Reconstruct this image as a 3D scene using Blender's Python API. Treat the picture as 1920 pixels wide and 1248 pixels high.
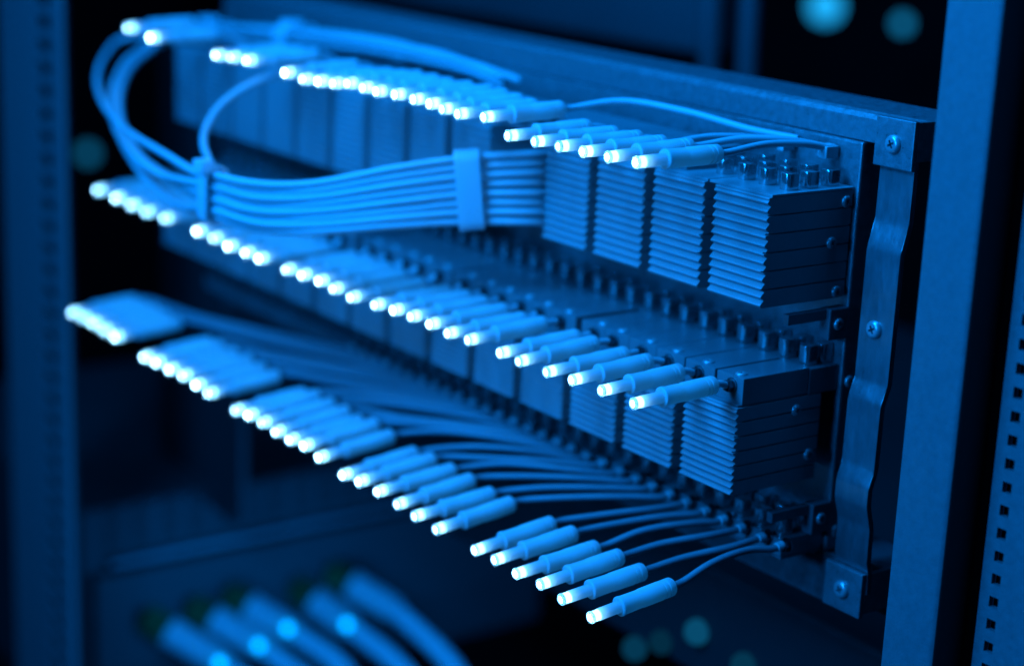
import bpy, bmesh, math, random
from mathutils import Vector, Matrix

for o in list(bpy.data.objects):
    bpy.data.objects.remove(o, do_unlink=True)
S = 0.001                                   # tables and sizes below are in millimetres
scene = bpy.context.scene
COL = scene.collection
random.seed(7)

# ------------------------------------------------------------------ camera, light, exposure
cd = bpy.data.cameras.new('camera')
cam = bpy.data.objects.new('camera', cd)
COL.objects.link(cam)
scene.camera = cam
cd.sensor_fit = 'HORIZONTAL'
cd.sensor_width = 36.0
cd.lens = 65.0582
cd.clip_start = 0.01
cd.clip_end = 30.0
RGT, UPV, FWD = ((0.582361, 0.811844, 0.042022), (-0.232669, 0.116924, 0.965502), (-0.778923, 0.572048, -0.256983))
POS = (326.278, -316.137, 82.603)
M = Matrix.Identity(4)
for i in range(3):
    M[i][0] = RGT[i]; M[i][1] = UPV[i]; M[i][2] = -FWD[i]; M[i][3] = POS[i] * S
cam.matrix_world = M
cd.dof.use_dof = True
cd.dof.focus_distance = 0.459
cd.dof.aperture_fstop = 5.9
cd.dof.aperture_blades = 9

w = bpy.data.worlds.new('World')
scene.world = w
w.use_nodes = True
bg = w.node_tree.nodes['Background']
bg.inputs[0].default_value = (0.01, 0.2, 1.0, 1)
bg.inputs[1].default_value = 0.006

def area(name, loc, target, sx, sy, power, color):
    l = bpy.data.lights.new(name, 'AREA')
    l.shape = 'RECTANGLE'; l.size = sx * S; l.size_y = sy * S
    l.energy = power; l.color = color
    o = bpy.data.objects.new(name, l); COL.objects.link(o)
    o.location = Vector(loc) * S
    o.rotation_euler = (Vector(target) - Vector(loc)).to_track_quat('-Z', 'Y').to_euler()
    return o
BLUE = (0.002, 0.25, 1.0)
area('key_lamp', (-95, -330, 255), (-60, 0, -30), 190, 130, 3.8, BLUE)
area('top_fill', (-90, -60, 380), (-110, 10, 0), 300, 120, 2.0, BLUE)  # overhead fill, added to brighten the upper row
area('front_fill', (0, -470, 60), (-80, 0, -60), 90, 70, 1.45, BLUE)  # soft fill added from the front for cables and lower faces
area('low_fill', (-190, 150, -330), (-395, 90, -280), 80, 80, 0.45, BLUE)  # added below the view to brighten the patch cables
area('rear_fill', (-500, 120, 330), (-420, 330, 0), 200, 200, 0.45, BLUE)  # weak fill added for the tray and far background
area('side_fill', (420, 60, 60), (0, 20, -40), 120, 200, 0.035, (0.006, 0.25, 1.0))  # faint fill added on the faces turned from the key

scene.view_settings.view_transform = 'Standard'
scene.view_settings.look = 'None'
scene.view_settings.exposure = 0.0
scene.view_settings.gamma = 1.0
scene.view_settings.use_curve_mapping = False
scene.render.engine = 'CYCLES'
scene.cycles.use_denoising = True
scene.cycles.sample_clamp_indirect = 4.0
scene.cycles.max_bounces = 8
scene.cycles.caustics_reflective = False
scene.cycles.caustics_refractive = False

# ------------------------------------------------------------------ materials
def mat(name, base, rough=0.5, metal=0.0, speck=0.0, scale=900.0, bump=0.0, spec=0.5, stretch=None, wear=0.0):
    m = bpy.data.materials.new(name); m.use_nodes = True
    nt = m.node_tree; b = nt.nodes['Principled BSDF']
    b.inputs['Base Color'].default_value = (*base, 1)
    b.inputs['Roughness'].default_value = rough
    b.inputs['Metallic'].default_value = metal
    b.inputs['Specular IOR Level'].default_value = spec
    if speck or bump or wear:
        tc = nt.nodes.new('ShaderNodeTexCoord')
        mp = nt.nodes.new('ShaderNodeMapping')
        if stretch: mp.inputs['Scale'].default_value = stretch
        nt.links.new(tc.outputs['Object'], mp.inputs['Vector'])
        n = nt.nodes.new('ShaderNodeTexNoise'); n.inputs['Scale'].default_value = scale
        n.inputs['Detail'].default_value = 6.0; n.inputs['Roughness'].default_value = 0.7
        nt.links.new(mp.outputs[0], n.inputs['Vector'])
        n2 = nt.nodes.new('ShaderNodeTexNoise'); n2.inputs['Scale'].default_value = scale * 0.3
        n2.inputs['Detail'].default_value = 4.0
        nt.links.new(mp.outputs[0], n2.inputs['Vector'])
        ad = nt.nodes.new('ShaderNodeMath'); ad.operation = 'MULTIPLY_ADD'
        ad.inputs[1].default_value = 0.5
        nt.links.new(n2.outputs['Fac'], ad.inputs[0])
        hl = nt.nodes.new('ShaderNodeMath'); hl.operation = 'MULTIPLY'; hl.inputs[1].default_value = 0.5
        nt.links.new(n.outputs['Fac'], hl.inputs[0]); nt.links.new(hl.outputs[0], ad.inputs[2])
        r = nt.nodes.new('ShaderNodeMapRange')
        r.inputs['From Min'].default_value = 0.3; r.inputs['From Max'].default_value = 0.7
        r.inputs['To Min'].default_value = 1.0 - speck; r.inputs['To Max'].default_value = 1.0 + speck
        nt.links.new(ad.outputs[0], r.inputs['Value'])
        mx = nt.nodes.new('ShaderNodeMix'); mx.data_type = 'RGBA'; mx.blend_type = 'MULTIPLY'
        mx.inputs['Factor'].default_value = 1.0
        mx.inputs['A'].default_value = (*base, 1)
        nt.links.new(r.outputs[0], mx.inputs['B'])
        nt.links.new(mx.outputs['Result'], b.inputs['Base Color'])
        r2 = nt.nodes.new('ShaderNodeMapRange')
        r2.inputs['From Min'].default_value = 0.3; r2.inputs['From Max'].default_value = 0.7
        r2.inputs['To Min'].default_value = max(0.03, rough - 0.5 * speck); r2.inputs['To Max'].default_value = min(1, rough + 0.5 * speck)
        nt.links.new(ad.outputs[0], r2.inputs['Value']); nt.links.new(r2.outputs[0], b.inputs['Roughness'])
        if bump:
            bp = nt.nodes.new('ShaderNodeBump'); bp.inputs['Strength'].default_value = bump
            bp.inputs['Distance'].default_value = 0.0002
            nt.links.new(n.outputs['Fac'], bp.inputs['Height']); nt.links.new(bp.outputs[0], b.inputs['Normal'])
    return m

def plastic(name, base, trans, rough=0.4):
    m = bpy.data.materials.new(name); m.use_nodes = True
    nt = m.node_tree; b = nt.nodes['Principled BSDF']; out = nt.nodes['Material Output']
    b.inputs['Base Color'].default_value = (*base, 1); b.inputs['Roughness'].default_value = rough
    t = nt.nodes.new('ShaderNodeBsdfTranslucent'); t.inputs[0].default_value = (*base, 1)
    tc = nt.nodes.new('ShaderNodeTexCoord')
    n = nt.nodes.new('ShaderNodeTexNoise'); n.inputs['Scale'].default_value = 350; n.inputs['Detail'].default_value = 4
    nt.links.new(tc.outputs['Object'], n.inputs['Vector'])
    bp = nt.nodes.new('ShaderNodeBump'); bp.inputs['Strength'].default_value = 0.25; bp.inputs['Distance'].default_value = 0.0002
    nt.links.new(n.outputs['Fac'], bp.inputs['Height']); nt.links.new(bp.outputs[0], b.inputs['Normal'])
    mx = nt.nodes.new('ShaderNodeMixShader'); mx.inputs[0].default_value = trans
    nt.links.new(b.outputs[0], mx.inputs[1]); nt.links.new(t.outputs[0], mx.inputs[2]); nt.links.new(mx.outputs[0], out.inputs[0])
    return m

def glow(name, color, strength):
    m = bpy.data.materials.new(name); m.use_nodes = True
    nt = m.node_tree; nt.nodes.remove(nt.nodes['Principled BSDF'])
    e = nt.nodes.new('ShaderNodeEmission'); e.inputs[0].default_value = (*color, 1); e.inputs[1].default_value = strength
    nt.links.new(e.outputs[0], nt.nodes['Material Output'].inputs[0])
    return m

ZINC = mat('galvanised_steel', (0.27, 0.27, 0.28), 0.36, 0.6, 0.26, 1700, 0.5)
BRUSHED = mat('brushed_steel', (0.27, 0.27, 0.28), 0.34, 0.75, 0.18, 1500, 0.4, stretch=(1, 1, 0.25))
GREY = mat('grey_painted_metal', (0.34, 0.34, 0.35), 0.42, 0.15, 0.07, 1400, 0.12)
SIDE = mat('anodised_side_metal', (0.17, 0.17, 0.18), 0.45, 0.3, 0.08, 1200, 0.12)
COVER = mat('grey_cover_metal', (0.24, 0.24, 0.25), 0.34, 0.25, 0.06, 900, 0.08)
CHROME = mat('chrome', (0.52, 0.52, 0.53), 0.17, 0.86, 0.05, 1500, 0.05)
SCREW = mat('screw_steel', (0.50, 0.50, 0.51), 0.3, 0.55, 0.1, 1500, 0.1)
NUT = mat('dark_nut_steel', (0.16, 0.16, 0.17), 0.2, 0.9, 0.1, 1500, 0.1)
BLACK = mat('black_shade', (0.01, 0.01, 0.011), 0.6)  # flat black in place of shade in gaps and holes
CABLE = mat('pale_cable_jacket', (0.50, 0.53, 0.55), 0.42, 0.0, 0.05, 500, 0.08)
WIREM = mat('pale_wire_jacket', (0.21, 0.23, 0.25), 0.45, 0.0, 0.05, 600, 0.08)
POST = mat('rack_post_paint', (0.16, 0.16, 0.165), 0.5, 0.1, 0.18, 1900, 0.7)
DARKP = mat('dark_cabinet_paint', (0.022, 0.024, 0.026), 0.6, 0.0, 0.1, 40, 0.0)
FLOORM = mat('dark_cabinet_floor', (0.07, 0.075, 0.08), 0.6, 0.0, 0.1, 20, 0.0)
GREEN = mat('green_plug_plastic', (0.02, 0.12, 0.04), 0.4)
PATCH = mat('patch_cable_jacket', (0.55, 0.57, 0.60), 0.4, 0.0, 0.05, 300, 0.05)
TUBE = plastic('translucent_tube', (0.62, 0.74, 0.82), 0.55, 0.35)
SLEEVE = plastic('white_sleeve_plastic', (0.72, 0.78, 0.80), 0.35, 0.45)
STRAP = plastic('milky_strap_plastic', (0.86, 0.86, 0.88), 0.45, 0.4)
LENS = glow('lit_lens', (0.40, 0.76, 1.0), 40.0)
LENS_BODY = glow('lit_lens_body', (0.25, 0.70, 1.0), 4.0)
FILL_ROD = glow('sleeve_fill_rod', (0.04, 0.6, 1.0), 0.9)  # unseen glowing rod, added to brighten tube and sleeve from inside
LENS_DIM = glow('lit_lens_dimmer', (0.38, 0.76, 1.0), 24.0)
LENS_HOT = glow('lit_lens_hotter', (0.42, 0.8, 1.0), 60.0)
RIM = plastic('clear_rim_plastic', (0.42, 0.62, 0.74), 0.45, 0.12)
TEAL = glow('teal_lamp', (0.02, 0.42, 0.62), 1.0)
CYAN = glow('blue_glint_glow', (0.0, 0.35, 1.0), 4.0)  # emission for the glints at the patch boots

# ------------------------------------------------------------------ mesh helpers
def link(name, me, m, parent=None):
    o = bpy.data.objects.new(name, me)
    if m is not None and not me.materials: me.materials.append(m)
    COL.objects.link(o)
    if parent is not None: o.parent = parent
    return o
def done(bm, name, smooth=False):
    bmesh.ops.recalc_face_normals(bm, faces=bm.faces)
    for v in bm.verts: v.co *= S
    me = bpy.data.meshes.new(name); bm.to_mesh(me); bm.free()
    if smooth:
        for p in me.polygons: p.use_smooth = True
        try: me.set_sharp_from_angle(angle=math.radians(38))
        except Exception: pass
    return me
def add_box(bm, x0, x1, y0, y1, z0, z1, bevel=0.0):
    vs = [bm.verts.new((x, y, z)) for x in (x0, x1) for y in (y0, y1) for z in (z0, z1)]
    fs = [bm.faces.new([vs[i] for i in f]) for f in ((0,1,3,2),(4,6,7,5),(0,4,5,1),(2,3,7,6),(0,2,6,4),(1,5,7,3))]
    if bevel:
        es = {e for f in fs for e in f.edges}
        bmesh.ops.bevel(bm, geom=list(es), offset=bevel, segments=2, profile=0.6, affect='EDGES')
def box(name, x0, x1, y0, y1, z0, z1, bevel=0.0):
    bm = bmesh.new(); add_box(bm, x0, x1, y0, y1, z0, z1, bevel); return done(bm, name)
def add_prism(bm, prof, axis, a, b, bevel=0.0):
    def P(u, v, t):
        return {'x': (t, u, v), 'y': (u, t, v), 'z': (u, v, t)}[axis]
    A = [bm.verts.new(P(u, v, a)) for u, v in prof]; B = [bm.verts.new(P(u, v, b)) for u, v in prof]
    n = len(prof); fs = [bm.faces.new(A), bm.faces.new(B[::-1])]
    for i in range(n): fs.append(bm.faces.new((A[i], A[(i+1) % n], B[(i+1) % n], B[i])))
    if bevel:
        es = {e for f in fs[:2] for e in f.edges}
        bmesh.ops.bevel(bm, geom=list(es), offset=bevel, segments=2, profile=0.6, affect='EDGES')
def add_lathe(bm, prof, axis, seg=16, origin=(0, 0, 0), cap=True):
    rings = []
    ax = Vector(axis).normalized(); u = ax.orthogonal().normalized(); v = ax.cross(u); o = Vector(origin)
    for r, h in prof:
        if r < 1e-6: rings.append([bm.verts.new(o + ax * h)])
        else: rings.append([bm.verts.new(o + ax * h + (u * math.cos(2*math.pi*k/seg) + v * math.sin(2*math.pi*k/seg)) * r) for k in range(seg)])
    for a, b in zip(rings, rings[1:]):
        for k in range(seg):
            k2 = (k + 1) % seg
            if len(a) == 1 and len(b) == 1: continue
            if len(a) == 1: bm.faces.new((a[0], b[k], b[k2]))
            elif len(b) == 1: bm.faces.new((a[k], b[0], a[k2]))
            else: bm.faces.new((a[k], b[k], b[k2], a[k2]))
def lathe(name, prof, axis, seg=16, origin=(0, 0, 0)):
    bm = bmesh.new(); add_lathe(bm, prof, axis, seg, origin); return done(bm, name, True)
def spline(pts, n=8):
    P = [Vector(p) for p in pts]; P = [P[0] * 2 - P[1]] + P + [P[-1] * 2 - P[-2]]
    out = []
    for i in range(1, len(P) - 2):
        p0, p1, p2, p3 = P[i-1:i+3]
        d = lambda a, b: max(1e-3, (b - a).length) ** 0.5
        t0 = 0; t1 = t0 + d(p0, p1); t2 = t1 + d(p1, p2); t3 = t2 + d(p2, p3)
        for k in range(n):
            t = t1 + (t2 - t1) * k / n
            A1 = p0*((t1-t)/(t1-t0)) + p1*((t-t0)/(t1-t0)); A2 = p1*((t2-t)/(t2-t1)) + p2*((t-t1)/(t2-t1)); A3 = p2*((t3-t)/(t3-t2)) + p3*((t-t2)/(t3-t2))
            B1 = A1*((t2-t)/(t2-t0)) + A2*((t-t0)/(t2-t0)); B2 = A2*((t3-t)/(t3-t1)) + A3*((t-t1)/(t3-t1))
            out.append(B1*((t2-t)/(t2-t1)) + B2*((t-t1)/(t2-t1)))
    out.append(P[-2]); return out
def add_tube(bm, pts, r, seg=10):
    rad = r if callable(r) else (lambda t: r)
    n = len(pts); u = None; rings = []
    for i, p in enumerate(pts):
        t = (pts[min(i+1, n-1)] - pts[max(i-1, 0)]).normalized()
        u = t.orthogonal().normalized() if u is None else (u - t * u.dot(t)).normalized()
        v = t.cross(u); rr = rad(i / (n - 1))
        rings.append([bm.verts.new(p + (u * math.cos(2*math.pi*k/seg) + v * math.sin(2*math.pi*k/seg)) * rr) for k in range(seg)])
    for a, b in zip(rings, rings[1:]):
        for k in range(seg): bm.faces.new((a[k], b[k], b[(k+1) % seg], a[(k+1) % seg]))
    bm.faces.new(rings[0][::-1]); bm.faces.new(rings[-1])
def tube(name, pts, r, n=8, seg=10):
    bm = bmesh.new(); add_tube(bm, spline(pts, n), r, seg); return done(bm, name, True)
def tag(o, label, cat, group=None, kind=None):
    o['label'] = label; o['category'] = cat
    if group: o['group'] = group
    if kind: o['kind'] = kind
    return o
def empty(name, loc, label=None, cat=None, group=None):
    o = bpy.data.objects.new(name, None); COL.objects.link(o); o.location = Vector(loc) * S
    o.empty_display_size = 0.003
    if label: tag(o, label, cat, group)
    return o
def copy_tree(o, parent=None):
    c = o.copy(); COL.objects.link(c)
    if parent is not None: c.parent = parent
    for ch in o.children: copy_tree(ch, c)
    return c
ONES = ['', 'first', 'second', 'third', 'fourth', 'fifth', 'sixth', 'seventh', 'eighth', 'ninth', 'tenth', 'eleventh', 'twelfth', 'thirteenth',
        'fourteenth', 'fifteenth', 'sixteenth', 'seventeenth', 'eighteenth', 'nineteenth', 'twentieth']
def ordinal(n):
    if n <= 20: return ONES[n]
    if n == 30: return 'thirtieth'
    return ('twenty-' if n < 30 else 'thirty-') + ONES[n % 10]
ROWS = {1: 'upper', 2: 'middle', 3: 'lower'}

# ------------------------------------------------------------------ the setting: dark inside of the cabinet
o = link('cabinet_wall', box('cabinet_wall', -3200, 900, 1400, 1420, -1200, 900), DARKP); o['kind'] = 'structure'
o = link('cabinet_wall', box('cabinet_side', -3220, -3200, -500, 1400, -1200, 900), DARKP); o['kind'] = 'structure'
o = link('cabinet_floor', box('cabinet_floor', -3200, 900, -500, 1400, -1220, -1200), FLOORM); o['kind'] = 'structure'

# right rack post: front flange, rounded bend, shaded web, perforated flange
rp = empty('rack_post', (50, 10, -300), 'pale blue lit rack post with a perforated flange beside the bracket', 'rack post', 'rack posts')
def abs_part(name, me, m, root):
    o = link(name, me, m, root); o.matrix_parent_inverse = Matrix.Translation(-root.location); return o
bm = bmesh.new()
cx, cy, rr = 56.2, 11.8, 1.8
arc = [(cx + rr*math.sin(a), cy - rr*math.cos(a)) for a in [math.radians(q) for q in range(0, 91, 15)]]
prof = [(42.2, 10)] + arc[:4] + [(56.6, 11.6), (43.6, 11.6), (43.6, 26), (42.2, 26)]
add_prism(bm, prof, 'z', -420, 330)
abs_part('front_flange', done(bm, 'front_flange', True), POST, rp)
bm = bmesh.new()
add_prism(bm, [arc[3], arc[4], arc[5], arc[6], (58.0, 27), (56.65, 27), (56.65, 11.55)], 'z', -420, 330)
abs_part('shaded_web', done(bm, 'shaded_web', True), BLACK, rp)  # coloured black in place of the shade on the turned-back web
def perforated(name, x0, x1, y0, y1, za, zb, hx0, hx1, pitch, hole, first):
    bm = bmesh.new()
    add_box(bm, x0, hx0, y0, y1, za, zb); add_box(bm, hx1, x1, y0, y1, za, zb)
    z = first; prev = za
    while z + hole < zb:
        if z > prev: add_box(bm, hx0, hx1, y0, y1, prev, z)
        prev = z + hole; z += pitch
    add_box(bm, hx0, hx1, y0, y1, prev, zb)
    bmesh.ops.remove_doubles(bm, verts=bm.verts, dist=0.001)
    return done(bm, name)
abs_part('perforated_flange', perforated('perforated_flange', 61.4, 96, 20.2, 21.7, -420, 330, 64.4, 67.1, 5.75, 2.75, -416.2), POST, rp)
abs_part('shade_backing', box('shade_backing', 58.2, 97, 30, 32, -420, 330), BLACK, rp)  # black sheet standing for the shade behind the holes

lp = empty('rack_post', (-405, -30, -300), 'blurred perforated rack post along the far side of the cabinet', 'rack post', 'rack posts')
abs_part('perforated_flange', perforated('left_flange', -436, -373, -30, -28, -420, 160, -398, -383, 9.3, 5.2, -416.7), POST, lp)
abs_part('side_wall', box('side_wall', -438, -436.2, -30, -16, -420, 160), POST, lp)
abs_part('shade_backing', box('shade_backing', -425, -383, -24, -22, -420, 160), BLACK, lp)  # black sheet, shade behind the perforations put in as colour

# ------------------------------------------------------------------ the distribution panel (plate, rails, end bracket)
XL = -352.0
pn = empty('mounting_panel', (0, 30, -40), 'long galvanised mounting panel with rails and end bracket carrying the ridged blocks', 'panel')
abs_part('face_plate', box('face_plate', XL, 1.2, 30.4, 43.0, -98.5, 12.3, 0.6), ZINC, pn)
abs_part('lower_plate', box('lower_plate', XL, 6.6, 31.2, 35.8, -113, -98.9, 0.3), ZINC, pn)
bm = bmesh.new()
add_prism(bm, [(31.4, 12.6), (31.4, 18.4), (32.0, 19.6), (33.2, 20.2), (52, 20.2), (52, 12.6)], 'x', XL, 20.2, 0.2)
abs_part('top_rail', done(bm, 'top_rail'), ZINC, pn)
abs_part('bottom_rail', box('bottom_rail', XL, 20.2, 36.6, 52, -112, -99, 0.6), SIDE, pn)

def screw_head(name, r, axis, dome=0.45):
    """pan head with a real cross recess: a cross-shaped inset pushed down into the dome"""
    bm = bmesh.new()
    h = r * dome; seg = 32
    rings = []
    rad = [1.0, 1.0, 0.93, 0.80, 0.64, 0.52]
    hei = [0.0, 0.35, 0.68, 0.90, 0.985, 1.0]
    for q, z in zip(rad, hei):
        rings.append([bm.verts.new((r*q*math.cos(2*math.pi*k/seg), r*q*math.sin(2*math.pi*k/seg), h*z)) for k in range(seg)])
    for a, b in zip(rings, rings[1:]):
        for k in range(seg): bm.faces.new((a[k], a[(k+1) % seg], b[(k+1) % seg], b[k]))
    # cross outline: 12 points, inside radius .5
    wv, ln = 0.13 * r, 0.47 * r
    cr = [(ln, -wv), (ln, wv), (wv, wv), (wv, ln), (-wv, ln), (-wv, wv), (-ln, wv), (-ln, -wv), (-wv, -wv), (-wv, -ln), (wv, -ln), (wv, -wv)]
    top = [bm.verts.new((x, y, h)) for x, y in cr]
    bot = [bm.verts.new((x*0.8, y*0.8, h - 0.55*r)) for x, y in cr]
    for k in range(12): bm.faces.new((top[k], top[(k+1) % 12], bot[(k+1) % 12], bot[k]))
    bm.faces.new(bot)
    es = [e for e in bm.edges if e.is_boundary and all(abs(v.co.z - h) < 1e-6 for v in e.verts)]
    bmesh.ops.triangle_fill(bm, edges=es, use_beauty=True, use_dissolve=False)
    q = Vector((0, 0, 1)).rotation_difference(Vector(axis)).to_matrix().to_4x4()
    tilt = Matrix.Rotation(math.radians(28), 4, 'Z')
    bmesh.ops.transform(bm, matrix=q @ tilt, verts=bm.verts)
    return done(bm, name, True)
FACE_SCREW = screw_head('face_screw', 2.35, (0, -1, 0), 0.5)
SIDE_SCREW = screw_head('side_screw', 1.6, (1, 0, 0), 0.45)
def put(name, me, m, loc, root):
    o = link(name, me, m, root)
    o.matrix_parent_inverse = Matrix.Translation(-root.location)
    o.location = Vector(loc) * S
    return o
# square corner plates, each with a return flange going back
def corner_plate(x0, x1, z0, z1, y, fz0):
    bm = bmesh.new()
    add_box(bm, x0, x1, y, y + 1.6, z0, z1, 0.3)
    add_box(bm, x1 - 1.5, x1 - 0.05, y + 1.65, y + 22, fz0, z1 - 0.3, 0.15)
    return done(bm, 'corner_plate')
abs_part('corner_plate', corner_plate(8.6, 21.4, 8.2, 20.6, 26.6, 10.5), ZINC, pn)
abs_part('corner_plate', corner_plate(7.4, 20.6, -109.5, -97.2, 24.2, -108.5), ZINC, pn)
# stepped strap running down between the plates
yz = [(28.3, 14), (28.3, -5.0), (28.1, -6.6), (26.5, -11.6), (26.3, -13.2), (26.3, -46.2), (26.1, -47.4), (24.7, -50.6), (24.5, -52), (24.5, -68.4), (24.2, -69.6), (23.1, -72.6), (22.9, -74.0), (22.9, -78), (23.1, -79.5), (24.6, -83.5), (24.8, -85), (24.8, -94), (26, -97), (26, -103)]
front = yz; back = [(y + 1.6, z) for y, z in reversed(yz)]
bm = bmesh.new(); add_prism(bm, front + back, 'x', 9.6, 20.9, 0.18)
abs_part('stepped_strip', done(bm, 'stepped_strip', True), BRUSHED, pn)
for x, y, z in ((15.0, 26.55, 14.2), (14.8, 26.25, -33.0), (14.0, 24.15, -103.4)):
    put('screw', FACE_SCREW, SCREW, (x, y, z), pn)
# end of each row: square clamps and small screws on the dark side
for z in (-34.8, -88.2):
    cl = abs_part('end_clamp', box('end_clamp', -2.0, 1.7, 23.6, 30.2, z - 4.2, z + 4.2, 0.4), SIDE, pn)
    sc = put('screw', SIDE_SCREW, SCREW, (1.7, 26.8, z), pn)
    abs_part('clamp_lug', box('clamp_lug', -1.6, 0.4, 10.0, 23.2, z + 1.2, z + 4.0, 0.2), SIDE, pn)
put('screw', SIDE_SCREW, SCREW, (1.2, 33.3, -51.2), pn)
put('screw', SIDE_SCREW, SCREW, (1.2, 33.3, -93), pn)

# ------------------------------------------------------------------ ridged blocks
PW, BW = 24.0, 19.85
def ridge_profile(y0, h, n=13):
    """saw-tooth front: an up-facing slope out to a rounded tip, then a steeper undercut back in"""
    p = h / n; A = 1.15; pr = [(0.55, 0.0), (0.30, -0.10*p)]
    for i in range(n):
        t = -i * p
        if i: pr += [(A, t), (A - 0.06, t - 0.05*p)]
        pr += [(0.50, t - 0.30*p), (0.14, t - 0.47*p), (0.02, t - 0.55*p), (0.0, t - 0.60*p), (0.05, t - 0.65*p), (0.50, t - 0.80*p), (0.95, t - 0.93*p)]
    pr.append((A, -h))
    return [(y0 + y, z) for y, z in pr]
def ridged_body(y0, depth, h):
    bm = bmesh.new()
    add_prism(bm, ridge_profile(y0, h) + [(y0 + depth, -h), (y0 + depth, 0.0)], 'x', -BW, -0.7)
    return done(bm, 'ridged_body')
def side_plate(y0, depth, h, n=6):
    """six slats whose front ends follow the ridges, thin dark grooves between them"""
    bm = bmesh.new(); rp_ = ridge_profile(y0, h)
    def yat(z):
        for (ya, za), (yb, zb) in zip(rp_, rp_[1:]):
            if za >= z >= zb: return ya + (yb - ya) * ((za - z) / (za - zb) if za > zb else 0)
        return y0 + 1
    for i in range(n):
        z1 = -i * h / n; z0 = -(i + 1) * h / n + 0.42
        prof = [(yat(z1), z1)] + [q for q in rp_ if z1 - 0.02 > q[1] > z0 + 0.02] + [(yat(z0), z0), (y0 + depth, z0), (y0 + depth, z1)]
        add_prism(bm, prof, 'x', -0.7, 0.0)
    return done(bm, 'side_plate')
def peg_mesh(h):
    """post with a rounded front and a flat side"""
    bm = bmesh.new(); r = 1.15; W = 1.22
    prof = [(-1.5, 1.8)] + [(-0.35 + r*math.cos(a), -0.5 + r*math.sin(a)) for a in [math.radians(q) for q in range(180, 271, 15)]]
    prof += [(0.55 + 0.95*math.cos(a), -0.7 + 0.95*math.sin(a)) for a in [math.radians(q) for q in range(270, 361, 18)]] + [(1.5, 1.8)]
    add_prism(bm, [(u * W, v * 1.1) for u, v in prof], 'z', 0, h, 0.16)
    me = done(bm, 'peg', True)
    return me
PEG = peg_mesh(4.2)
def make_block(name, h, y0, depth, row):
    root = empty(name, (0, 0, 0))
    link('ridged_body', ridged_body(y0, depth, h), GREY, root)
    link('side_plate', side_plate(y0, depth, h), GREY, root)
    for (y, z) in ((depth + y0 - 2.2, -2.9), (depth + y0 - 6.3, -13.3), (depth + y0 - 3.0, -26.5)) if row == 1 else ((depth + y0 - 8.8, -3.4), (depth + y0 - 3.0, -16.4)):
        s_ = link('screw', SIDE_SCREW, SCREW, root); s_.location = Vector((0.0, y, z)) * S
    return root
def pegs(root, xs, ys, z, skip=(), tall=1.0):
    for iy, y in enumerate(ys):
        for ix, x in enumerate(xs):
            if (ix, iy) in skip: continue
            p_ = link('peg', PEG, CHROME, root); p_.location = Vector((x, y, z)) * S
            p_.scale.z = tall
N = 14
b1 = make_block('ridged_block', 28.3, 0.0, 29.6, 1)
link('top_plate', box('top_plate', -23.3, 0.0, 1.4, 30.0, 0.03, 0.75, 0.15), GREY, b1)

b2 = make_block('ridged_block', 23.6, -5.4, 30.0, 2)
link('peg_bed', box('peg_bed', -23.8, 0.0, 19.8, 30.2, 0.2, 7.1, 0.2), COVER, b2)
link('recess_floor', box('recess_floor', -23.7, -0.6, -4.4, 19.6, 0.03, 0.6), COVER, b2)
pegs(b2, (-4.2, -12.0, -19.8), (22.4, 28.0), 7.1, tall=1.25)
G1 = 'ridged metal blocks along the panel'
def place_block(src, used, i, z, row):
    o = src if not used else copy_tree(src)
    o.location = Vector((-PW * i, 0, z)) * S
    where = 'nearest the bracket' if i == 0 else 'counting away from the bracket'
    if row == 1 and i < 2: pegs(o, (-4.2, -12.0, -19.8) if i == 0 else (-4.2,), (10.5, 17.5, 25.0), 0.76)
    tag(o, 'ridged metal block, %s in the %s row %s' % (ordinal(i + 1), ROWS[row], where), 'terminal block', G1)
    return o
for i in reversed(range(N)):                                # the first block, which carries the pegs, is placed last
    if i == 4: continue                                     # the cable bundle comes out of this empty slot
    place_block(b1, i > 0, i, 0.0, 1)
for i in range(N):
    place_block(b2, i > 0, i, -53.55, 2)
# lower row: pegged strips without a ridged body
b3 = empty('pegged_strip', (0, 0, 0))
link('base', box('strip_base', -23.8, 0.0, 14.6, 30.0, -4.6, 0.0, 0.2), COVER, b3)
link('under_plate', box('under_plate', -23.8, -0.3, 15.2, 29.9, -5.8, -4.7), SIDE, b3)
pegs(b3, (-3.6, -11.4, -19.4), (18.0, 25.4), 0.0, tall=1.15)
for i in range(N):
    o = b3 if i == 0 else copy_tree(b3)
    o.location = Vector((-PW * i, 0, -92.6)) * S
    tag(o, 'pegged metal strip behind the lower wires, %s counting away from the bracket' % ordinal(i + 1), 'terminal strip', 'pegged strips of the lower row')

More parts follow.
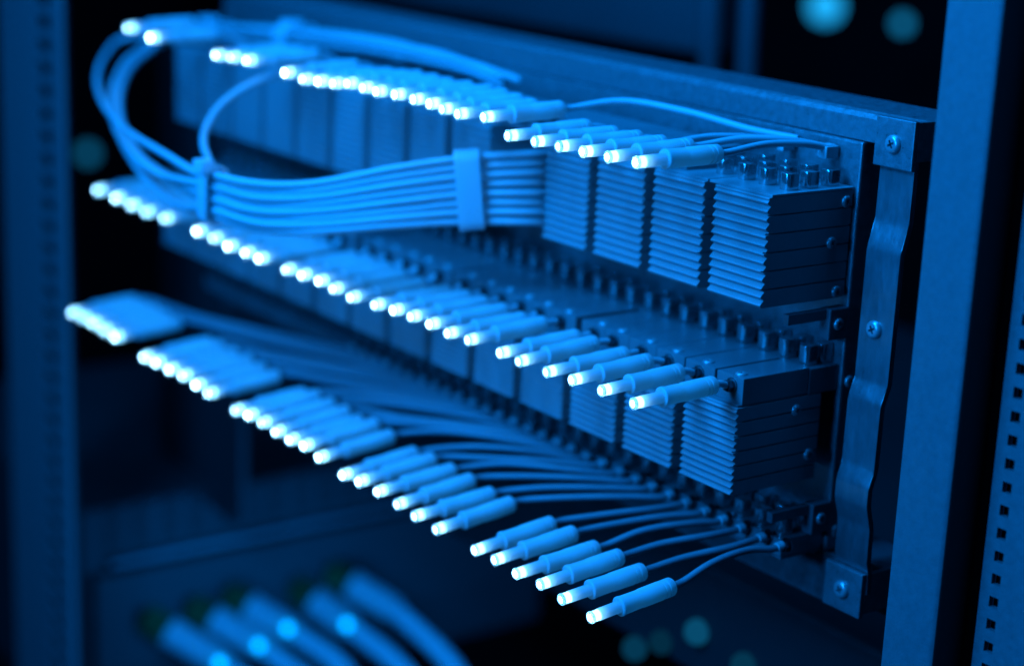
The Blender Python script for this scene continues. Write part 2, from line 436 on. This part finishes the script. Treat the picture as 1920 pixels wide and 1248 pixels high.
# ------------------------------------------------------------------ the lights
LED = {1: [(-9.87, -35.2, 9.6), (-20.66, -35.2, 9.15), (-30.6, -35.2, 8.89), (-40.46, -35.2, 8.68), (-50.64, -35.2, 8.34), (-62.38, -35.2, 8.08), (-73.57, -35.2, 11.37), (-85.91, -35.2, 10.48), (-93.49, -35.2, 10.73), (-99.92, -35.2, 11.31), (-108.1, -35.2, 11.39), (-117.91, -35.2, 11.43), (-127.98, -35.2, 11.02), (-135.38, -35.2, 11.13), (-144.17, -35.2, 11.25), (-152.52, -35.2, 10.18), (-161.41, -35.2, 9.69), (-170.87, -35.2, 9.15), (-181.97, -35.2, 9.74), (-207.37, -35.2, 10.55), (-218.47, -35.2, 10.28), (-229.12, -35.2, 9.74), (-279.2, -35.2, 10.13), (-298.36, -35.2, 11.49)], 2: [(-4.23, -36.2, -48.86), (-16.82, -36.2, -48.98), (-28.83, -36.2, -49.38), (-39.69, -36.2, -50.08), (-51.96, -36.2, -50.33), (-60.52, -36.2, -50.13), (-75.73, -36.2, -50.29), (-85.72, -36.2, -50.74), (-94.97, -36.2, -50.32), (-104.74, -36.2, -50.42), (-114.2, -36.2, -50.71), (-124.52, -36.2, -51.46), (-138.26, -36.2, -52.28), (-148.72, -36.2, -51.94), (-157.52, -36.2, -51.34), (-168.19, -36.2, -51.76), (-178.49, -36.2, -52.23), (-196.31, -36.2, -52.26), (-205.92, -36.2, -52.27), (-218.08, -36.2, -52.55), (-229.03, -36.2, -51.98), (-241.1, -36.2, -51.92), (-267.24, -36.2, -52.35), (-282.76, -36.2, -52.91), (-295.11, -36.2, -52.61), (-308.3, -36.2, -52.38), (-325.37, -36.2, -52.35)], 3: [(1.55, -50.5, -99.83), (-10.36, -50.5, -99.49), (-19.37, -50.5, -98.77), (-29.71, -50.5, -99.59), (-39.29, -50.5, -99.14), (-48.37, -50.5, -99.6), (-67.12, -50.5, -100.03), (-77.91, -50.5, -99.71), (-87.09, -50.5, -99.23), (-97.68, -50.5, -98.77), (-107.99, -50.5, -98.93), (-117.05, -50.5, -99.77), (-131.19, -50.5, -98.56), (-140.27, -50.5, -97.54), (-149.21, -50.5, -98.28), (-158.05, -50.5, -98.24), (-167.11, -50.5, -97.86), (-176.03, -50.5, -97.89), (-185.15, -50.5, -98.83), (-204.1, -50.5, -98.19), (-213.13, -50.5, -97.65), (-223.18, -50.5, -97.12), (-233.5, -50.5, -97.53), (-244.08, -50.5, -97.75), (-253.63, -50.5, -98.24), (-278.44, -50.5, -96.89), (-288.32, -50.5, -96.87), (-297.93, -50.5, -96.52), (-307.78, -50.5, -96.79), (-317.33, -50.5, -96.94)]}
# local frame: tip lies at the origin, the light points along -Y
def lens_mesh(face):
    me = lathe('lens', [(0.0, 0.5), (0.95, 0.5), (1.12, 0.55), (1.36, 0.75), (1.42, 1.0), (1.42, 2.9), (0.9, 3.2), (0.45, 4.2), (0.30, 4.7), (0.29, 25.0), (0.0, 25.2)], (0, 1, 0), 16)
    me.materials.append(face); me.materials.append(LENS_BODY); me.materials.append(FILL_ROD)
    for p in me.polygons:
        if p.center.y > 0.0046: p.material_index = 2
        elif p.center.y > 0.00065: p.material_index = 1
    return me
def rim_mesh():
    return lathe('rim', [(1.02, 0.45), (1.0, 0.0), (1.2, -0.06), (1.55, 0.3), (1.57, 0.75), (1.42, 0.75)], (0, 1, 0), 20)
def tube_mesh():
    return lathe('light_tube', [(1.44, 2.75), (1.53, 2.9), (1.56, 9.6), (1.62, 9.9)], (0, 1, 0), 20)
def sleeve_mesh():
    p = [(1.58, 9.15), (2.3, 9.1), (2.56, 9.3), (2.6, 9.7), (2.46, 10.3), (2.36, 15.2), (2.38, 16.0), (2.48, 16.3), (2.50, 22.4),
         (2.2, 22.5), (2.2, 22.9), (2.46, 23.0), (2.46, 23.8), (2.2, 23.9), (2.2, 24.3), (2.46, 24.4), (2.44, 25.9), (2.2, 26.3), (1.0, 26.5), (0.0, 26.5)]
    return lathe('sleeve', p, (0, 1, 0), 22)
RIM_ME, TUBE_ME, SLEEVE_ME = rim_mesh(), tube_mesh(), sleeve_mesh()
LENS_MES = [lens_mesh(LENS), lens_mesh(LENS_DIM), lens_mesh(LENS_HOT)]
HEXA = [(1.55 * math.cos(math.radians(60*q)), 1.55 * math.sin(math.radians(60*q))) for q in range(6)]
def nut_mesh():
    bm = bmesh.new(); add_prism(bm, HEXA, 'y', -1.9, 0.0, 0.25)
    add_lathe(bm, [(1.95, 0.0), (1.95, 0.5), (0.0, 0.5)], (0, 1, 0), 16)
    return done(bm, 'nut', True)
NUT_ME = nut_mesh()
CAP_ME = screw_head('cap_screw', 1.55, (0, 0, 1), 0.35)
TILT = {1: 1.8, 2: 3.0, 3: 5.5}
for row in (1, 2, 3):
    tab = LED[row]
    for n, (x, y, z) in enumerate(tab):
        label = 'glowing white light on a pale sleeve, %s from the bracket end of the %s row' % (ordinal(n + 1), ROWS[row])
        L = empty('indicator_light', (x, y, z), label, 'light', 'glowing lights in the %s row' % ROWS[row])
        yaw = random.uniform(-1.6, 1.6); t_ = TILT[row] + random.uniform(-0.8, 0.8)
        L.rotation_euler = (math.radians(t_), 0, math.radians(yaw))
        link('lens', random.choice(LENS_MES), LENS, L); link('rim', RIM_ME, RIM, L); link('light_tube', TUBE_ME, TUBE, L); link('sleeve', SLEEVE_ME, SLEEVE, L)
        # the wire, drawn in the light's own frame
        R = L.rotation_euler.to_matrix()
        loc = lambda p: R.transposed() @ (Vector(p) - Vector((x, y, z)))
        rear = Vector((0, 26.3, 0)); lead = Vector((0, 29.5, 0))
        plug = None
        if row == 1:
            if n == 0: pts = [rear, lead, loc((x, 8, z + 1.9)), loc((x + 1.5, 20, z + 1.4)), loc((x + 2, 29.9, z - 0.6))]; plug = (x + 2, 27.6, z - 0.6)
            elif n == 1: pts = [rear, lead, loc((x + 3, 6, z + 2.6)), loc((x + 8, 18, z + 2.4)), loc((x + 12, 29.9, z + 0.1))]; plug = (x + 12, 27.6, z + 0.1)
            elif n == 2: pts = [rear, lead, loc((x + 1, 6, z + 1.6)), loc((x + 4, 18, z + 1.2)), loc((x + 7, 29.9, z - 0.4))]; plug = (x + 7, 27.6, z - 0.4)
            elif n == 6: pts = [rear, lead, loc((x + 6, 7, z + 3.2)), loc((x + 22, 17, z + 2.0)), loc((x + 40, 24, z - 0.5)), loc((x + 52, 29.9, z - 1.5))]
            else: pts = [rear, lead, loc((x, 2.6, 6.6))]
        elif row == 2: pts = [rear, Vector((0, 28.2, 0)), loc((x, -5.0, -48.5))]
        else:
            hx = 2.6 - 7.52 * n + random.uniform(-0.5, 0.5); dx = hx - x; hump = random.uniform(-0.6, 2.4)
            pts = [rear, lead, loc((x + dx * 0.30 + random.uniform(-1.2, 1.2), -12, -95.2 + hump)), loc((x + dx * 0.78 + random.uniform(-1, 1), 2, -93.6 + hump * 0.6)), loc((hx - dx * 0.02, 9.5, -93.3)), loc((hx, 13.0, -93.0))]
        rad = (lambda t: 0.95) if row == 2 else (lambda t: 0.95)
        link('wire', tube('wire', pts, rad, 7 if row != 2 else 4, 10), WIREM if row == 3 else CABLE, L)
        if plug:
            pg = link('plug', box('plug', -1.5, 1.5, -2.2, 2.3, -1.9, 1.3, 0.3), CABLE, L)
            pg.location = loc(plug) * S; pg.rotation_euler = (-L.rotation_euler.x, 0, -L.rotation_euler.z)
        if row == 3:
            fe = link('ferrule', lathe('ferrule', [(0.9, 0), (1.25, 0.2), (1.35, 2.2), (1.2, 2.4)], (0, 1, 0), 12), SLEEVE, L)
            fe.location = loc((hx, 10.6, -93.2)) * S
        # its terminal: nut, clamp plate and cap screw stay with the panel
        if row == 1 and n < 3: continue
        mid = lambda a, b: 0.5 * (tab[a][0] + tab[b][0])
        xr = mid(n, n - 1) - (0.45 if n < 2 else 0.08) if n > 0 else min(x + 4.3, -0.1)
        xl = mid(n, n + 1) + (0.45 if n < 2 else 0.08) if n + 1 < len(tab) else x - 4.5
        if row == 1 and n == 3: xr = x + 4.6
        xr = min(xr, x + 6.2); xl = max(xl, x - 6.2)
        if row == 3:
            T = empty('wire_terminal', (hx, 12.2, -93.2), 'dark nut ending the %s wire from the bracket in the lower row' % ordinal(n + 1), 'terminal', 'nuts ending the lower wires')
            link('nut', NUT_ME, NUT, T).location = (0, 0.0021, 0)
        else:
            z0, zt, y0, y1 = (0.8, 6.2, 4.4, 25.0) if row == 1 else (-52.9, -46.0, -3.4, 19.5)
            zn = 6.4 if row == 1 else -48.6
            if row == 1: zn = 4.3
            T = empty('wire_terminal', (x, y0, z0), 'screwed metal terminal behind the %s light from the bracket in the %s row' % (ordinal(n + 1), ROWS[row]), 'terminal', 'screwed terminals of the %s row' % ROWS[row])
            link('clamp_plate', box('clamp_plate', xl - x, xr - x, 0, y1 - y0, 0, zt - z0, 0.18), COVER, T)
            a = link('nut', NUT_ME, NUT, T); a.location = Vector((0, -0.35, zn - z0)) * S
            c = link('cap_screw', CAP_ME, SCREW, T); c.location = Vector((0.4, 2.6, zt - z0)) * S

# ------------------------------------------------------------------ the cable loop and its straps
CABLES = [[(-116.93, 26.7, -9.08), (-93.55, -1.12, -3.62), (-105.17, -17.12, -5.71), (-116.78, -33.12, -9.34), (-136.4, -52.12, -16.16), (-148.61, -62.45, -17.37), (-162.05, -69.45, -16.3), (-179.65, -62.0, -15.48), (-191.26, -58.0, -13.09), (-201.79, -52.0, -9.46), (-207.96, -44.0, -3.74), (-209.78, -36.0, 0.65), (-208.28, -24.0, 5.57), (-210.19, -10.0, 6.04), (-213.13, 4.0, 5.72)], [(-116.7, 27.3, -12.01), (-93.66, -0.88, -6.43), (-105.35, -16.88, -8.38), (-117.03, -32.88, -11.88), (-136.76, -51.88, -18.28), (-150.26, -61.55, -19.78), (-163.83, -68.55, -18.59), (-196.78, -70.0, -15.07), (-222.68, -68.0, -13.57), (-251.52, -62.0, -12.12), (-288.63, -50.0, -10.4), (-320.34, -37.0, -7.83), (-347.18, -22.0, -4.1), (-361.78, -9.0, -0.08), (-348.95, -0.8, 3.83), (-321.37, 6.2, 8.24), (-292.49, 9.2, 10.81), (-263.82, 11.2, 12.65), (-235.12, 14.2, 13.79), (-206.83, 17.16, 14.01), (-183.65, 19.16, 13.76), (-166.22, 24.56, 12.27), (-155.13, 29.56, 8.32)], [(-116.46, 26.7, -14.94), (-93.13, -1.12, -9.11), (-104.84, -17.12, -10.91), (-116.53, -33.12, -14.26), (-136.28, -52.12, -20.23), (-148.55, -62.45, -21.47), (-162.04, -69.45, -20.14), (-196.25, -71.2, -21.75), (-212.8, -70.2, -20.31), (-235.6, -65.2, -18.13), (-263.84, -56.2, -14.89), (-285.42, -47.2, -11.42), (-308.2, -35.2, -7.76), (-327.6, -22.2, -4.04), (-341.57, -9.2, -1.17), (-348.95, 2.4, 3.83), (-321.37, 9.4, 8.24), (-292.49, 12.4, 10.81), (-263.82, 14.4, 12.65), (-235.12, 17.4, 13.79), (-206.83, 19.72, 14.01), (-183.65, 21.72, 13.76), (-166.22, 25.52, 12.27), (-157.22, 28.52, 10.67), (-147.22, 30.9, 9.07)], [(-116.21, 27.3, -17.87), (-93.24, -0.88, -11.94), (-105.02, -16.88, -13.6), (-116.79, -32.88, -16.81), (-136.65, -51.88, -22.36), (-150.21, -61.55, -23.91), (-163.82, -68.55, -22.28), (-194.15, -69.5, -22.02), (-210.55, -68.5, -20.57), (-233.13, -63.5, -18.38), (-261.09, -54.5, -15.13), (-282.44, -45.5, -11.66), (-304.99, -33.5, -8.01), (-324.19, -20.5, -4.3), (-338.02, -7.5, -1.43), (-348.95, 5.6, 3.83), (-321.37, 12.6, 8.24), (-292.49, 15.6, 10.81), (-263.82, 17.6, 12.65), (-235.12, 20.6, 13.79), (-206.83, 22.28, 14.01), (-183.65, 24.28, 13.76), (-174.65, 27.28, 12.16), (-164.65, 30.9, 9.5)], [(-115.95, 26.7, -21.14), (-92.68, -1.12, -14.93), (-104.51, -17.12, -16.13), (-116.29, -33.12, -19.2), (-136.17, -52.12, -24.31), (-148.5, -62.45, -25.43), (-162.04, -69.45, -23.67), (-204.86, -66.8, -23.5), (-221.63, -65.8, -22.02), (-244.6, -60.8, -19.77), (-272.93, -51.8, -16.41), (-294.49, -42.8, -12.83), (-317.18, -30.8, -9.06), (-336.42, -17.8, -5.23), (-350.16, -4.8, -2.26), (-348.95, 8.8, 3.83), (-321.37, 15.8, 8.24), (-292.49, 18.8, 10.81), (-263.82, 20.8, 12.65), (-235.12, 23.8, 13.79), (-206.83, 24.84, 14.01), (-197.83, 27.84, 12.41), (-187.83, 30.9, 9.5)], [(-115.71, 27.3, -24.09), (-92.79, -0.88, -17.77), (-104.68, -16.88, -18.83), (-116.54, -32.88, -21.77), (-136.54, -51.88, -26.45), (-150.16, -61.55, -27.73), (-163.82, -68.55, -25.83), (-203.29, -64.8, -23.99), (-219.94, -63.8, -22.5), (-242.69, -58.8, -20.24), (-270.75, -49.8, -16.87), (-292.1, -40.8, -13.29), (-314.54, -28.8, -9.51), (-333.57, -15.8, -5.69), (-347.16, -2.8, -2.73), (-348.95, 0.8, 0.73), (-321.37, 7.8, 5.14), (-292.49, 10.8, 7.71), (-263.82, 12.8, 9.55), (-235.12, 15.8, 10.69), (-206.83, 18.44, 11.53), (-183.65, 20.44, 11.28), (-166.22, 25.04, 9.79), (-155.13, 30.04, 5.84)], [(-115.46, 26.7, -27.05), (-92.26, -1.12, -20.47), (-104.17, -17.12, -21.38), (-116.06, -33.12, -23.85), (-136.06, -52.12, -28.25), (-148.45, -62.45, -29.09), (-162.04, -69.45, -27.21), (-192.89, -66.0, -31.48), (-211.95, -67.0, -27.43), (-235.6, -63.0, -22.86), (-263.56, -55.0, -18.03), (-289.54, -45.0, -13.21), (-312.71, -33.0, -9.0), (-332.04, -20.0, -5.45), (-345.89, -7.0, -2.34), (-348.95, 4.0, 0.73), (-321.37, 11.0, 5.14), (-292.49, 14.0, 7.71), (-263.82, 16.0, 9.55), (-235.12, 19.0, 10.69), (-206.83, 21.0, 11.53), (-183.65, 23.0, 11.28), (-174.65, 26.0, 9.68), (-164.65, 30.9, 8.08)], [(-115.22, 27.3, -30.01), (-92.36, -0.88, -23.33), (-104.35, -16.88, -24.09), (-116.33, -32.88, -26.12), (-136.43, -51.88, -30.25), (-150.11, -61.55, -31.41), (-163.82, -68.55, -29.39), (-195.32, -63.0, -32.46), (-214.43, -64.0, -28.38), (-238.05, -60.0, -23.76), (-265.9, -52.0, -18.87), (-291.72, -42.0, -13.99), (-314.71, -30.0, -9.73), (-333.84, -17.0, -6.13), (-347.51, -4.0, -2.98), (-348.95, 7.2, 0.73), (-321.37, 14.2, 5.14), (-292.49, 17.2, 7.71), (-263.82, 19.2, 9.55), (-235.12, 22.2, 10.69), (-226.12, 25.2, 9.09), (-216.12, 30.9, 7.49)]]
CNAMES = ['pale cable leaving the bundle upwards at the narrow tie', 'outermost pale cable of the big loop', 'top pale cable of the inner strands, front of the loop',
          'pale cable second from the top of the inner strands', 'pale cable third from the top of the inner strands', 'pale cable third from the bottom of the loop', 'pale cable second from the bottom of the loop', 'lowest pale cable of the big loop']
for i, pts in enumerate(CABLES):
    tag(link('looped_cable', tube('looped_cable', pts, 1.13, 10, 14), CABLE), CNAMES[i], 'cable', 'pale cables of the big loop')
def strap(name, label, c, tan, hu, hv, width, th, mtl, head=None):
    t = Vector(tan).normalized(); up = Vector((0, 0, 1)); up = (up - t * up.dot(t)).normalized(); sd = t.cross(up).normalized()
    bm = bmesh.new(); c = Vector(c); loop = []; rr = min(hu, hv) * 0.8
    for sx, sy, a0 in ((1, 1, 0), (-1, 1, 90), (-1, -1, 180), (1, -1, 270)):
        for q in range(0, 91, 15):
            a = math.radians(a0 + q); loop.append((sx * (hu - rr) + rr * math.cos(a), sy * (hv - rr) + rr * math.sin(a)))
    n = len(loop); R = []
    for off, s_ in ((0, -0.5), (th, -0.5), (th, 0.5), (0, 0.5)):
        ring = []
        for u, v in loop:
            d = Vector((u, v)); k_ = 1 + off / max(0.1, d.length)
            ring.append(bm.verts.new(c + sd * (u * k_) + up * (v * k_) + t * (s_ * width)))
        R.append(ring)
    for a in range(4):
        A, B = R[a], R[(a + 1) % 4]
        for k_ in range(n): bm.faces.new((A[k_], A[(k_+1) % n], B[(k_+1) % n], B[k_]))
    me = done(bm, name, True)
    o = tag(link(name, me, mtl), label, 'cable tie', 'straps round the cables')
    if head:
        u, v, hx, hz, hl = head
        bm = bmesh.new()
        vs = []
        m3 = Matrix((sd, up, t)).transposed().to_4x4(); m3.translation = c + sd * u + up * v
        add_box(bm, -hx, hx, -hz, hz, -hl, hl, 0.3)
        bmesh.ops.transform(bm, matrix=m3, verts=bm.verts)
        link('buckle', done(bm, 'buckle'), mtl, o)
    return o
STRAPS = [((-104.76, -17.0, -14.9), (-23.59, -32.0, -4.45), 3.6, 10.99, 7.2, 0.7, None), ((-162.93, -69.0, -22.84), (-46.04, -4.66, 1.3), 3.9, 8.35, 4.6, 0.6, (-3.5, 9.145, 2.2, 1.8, 2.6)), ((-321.37, 11.0, 6.64), (22.34, 2.0, 0.91), 6.9, 3.6, 8.0, 0.8, (2.0, 4.4, 3, 1.6, 3)), ((-265.77, 16.0, 10.84), (19.47, 2.0, 0.72), 6.9, 3.6, 8.0, 0.8, (2.0, 4.4, 3, 1.6, 3))]
SL = ['wide milky strap gathering the cables beside the ridged blocks', 'narrow tie with a buckle where one cable branches upwards',
      'blurred tie at the top of the loop, nearer the bend', 'blurred tie at the top of the loop, nearer the upper lights']
for (c, t, hu, hv, wd, th, hd), lb in zip(STRAPS, SL):
    strap('cable_strap', lb, c, t, hu, hv, wd, th, STRAP, hd)

# ------------------------------------------------------------------ blurred equipment behind
sw = empty('network_switch', (-420, 80, -260), 'dark blurred patch panel box low behind the lights', 'patch panel')
abs_part('case', box('case', -640, -421.5, -6, 260, -330, -219, 2), DARKP, sw)
abs_part('lip', box('lip', -421, -418, 8, 220, -248, -245, 0.8), SIDE, sw)
abs_part('port_strip', box('port_strip', -421, -417.5, 0, 250, -300, -251, 0.8), DARKP, sw)
bm = bmesh.new()
for iy in range(14):
    for iz in range(3): add_box(bm, -421.3, -420.6, 8 + iy*14, 15 + iy*14, -240 + iz*7, -236 + iz*7)
abs_part('vent_holes', done(bm, 'vent_holes'), BLACK, sw)
PATCHES = [([(-416.0, 25.8, -276.2), (-388.0, 50.3, -293.8), (-372.0, 69.9, -315.1), (-362.4, 81.7, -347.9)], 39.1), ([(-416.0, 49.2, -275.9), (-388.0, 70.4, -289.6), (-372.0, 92.8, -312.7), (-362.4, 106.3, -346.5)], 35.8), ([(-416.0, 68.9, -274.2), (-388.0, 85.5, -284.3), (-372.0, 104.3, -301.6), (-362.4, 115.6, -332.0)], 32.4), ([(-416.0, 105.5, -278.3), (-388.0, 118.0, -289.4), (-372.0, 140.8, -313.2), (-362.4, 154.6, -347.5)], 31.0), ([(-416.0, 125.1, -273.9), (-388.0, 143.9, -286.1), (-372.0, 169.4, -317.2), (-362.4, 184.6, -355.9)], 34.1)]
for i, (pts, boot) in enumerate(PATCHES):
    r_ = empty('patch_cable', pts[0], 'blurred pale patch cable in the dark box, %s from the rack post side' % ordinal(i + 1), 'patch cable', 'patch cables plugged into the dark box')
    abs_part('cord', tube('cord', pts[1:], 4.4, 8, 12), PATCH, r_)
    d = (Vector(pts[1]) - Vector(pts[0])).normalized()
    bm = bmesh.new(); a = Vector(pts[0]); a = a + d * 11; b = a + d * (boot - 8)
    add_tube(bm, [a, a + d*2, a + d*boot*0.6, b - d*3, b], lambda t: 7.6 - 2.0 * t, 14)
    abs_part('boot', done(bm, 'boot', True), CABLE, r_)
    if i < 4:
        abs_part('glint_bead', lathe('glint_bead', [(0, -2.4), (2, -1.2), (2.4, 0), (2, 1.2), (0, 2.4)], (0, 1, 0), 12, b + Vector((4, -5, 4))), CYAN, r_)  # emissive bead in place of a bright glint by the boot
    bm = bmesh.new(); add_tube(bm, [a - d*13, a - d*0.2], lambda t: 6.6, 4)
    abs_part('plug', done(bm, 'plug'), GREEN, r_)
LAMPS = [((-1397.5, 416.5, -236.6), 8, 'dim teal lamp glowing beyond the cable loop', 0.5), ((-864.8, 889.7, -48.8), 15, 'largest teal lamp above the panel, cut by the top edge', 1.4), ((-814.5, 936.2, -60.2), 7.0, 'dim teal lamp beside the bright rack post, above the panel', 0.8), ((-1371.9, 489.6, -195.0), 3, 'faint small lamp seen through the cable loop', 0.4), ((-83.7, 64.6, -162.5), 4.4, 'brighter of the dim lamps on the dark box below the lower row', 0.2), ((-100.7, 64.6, -172.9), 4.2, 'faint lamp between two others below the lower row', 0.07), ((-114.0, 64.6, -180.4), 4.4, 'faint lamp farthest from the bracket below the lower row', 0.11), ((-61.1, 64.6, -165.3), 4.4, 'faint lamp at the bottom edge below the panel corner', 0.1)]
for i, (c, r, kind, st) in enumerate(LAMPS):
    lm = glow('lamp_glow', (0.01, 0.34, 0.75), st)
    o = tag(link('status_lamp', lathe('status_lamp', [(0, -r), (r*0.5, -r*0.86), (r*0.87, -r*0.5), (r, 0), (r*0.87, r*0.5), (r*0.5, r*0.86), (0, r)], (0, 1, 0), 16), lm), kind or 'x', 'lamp', 'far lamps blurred to discs')
    o.location = Vector(c) * S
o = tag(link('equipment_shelf', box('equipment_shelf', -420, 20, 66, 360, -178, -140, 1.5), DARKP), 'dark equipment shelf below the panel', 'shelf')
o = tag(link('cable_tray', box('cable_tray', -700, -312, 250, 270, -8, 24, 2), FLOORM), 'blurred horizontal tray high behind the panel', 'tray')
for i, x in enumerate((-297, -272)):
    tag(link('hanging_hose', tube('hanging_hose', [(x, 245, 160), (x - 2, 245, 40), (x + 2, 245, -40), (x + 12, 248, -137)], 4.6, 8, 12), FLOORM), 'dim vertical hose behind the panel, %s' % ('nearer the tray' if i == 0 else 'nearer the bright post'), 'hose', 'hoses behind the panel')
o = tag(link('side_bracket', box('side_bracket', -480, -395, 62, 66, -230, -10, 1), DARKP), 'dim flat bracket standing behind the far ends of the light rows', 'bracket')
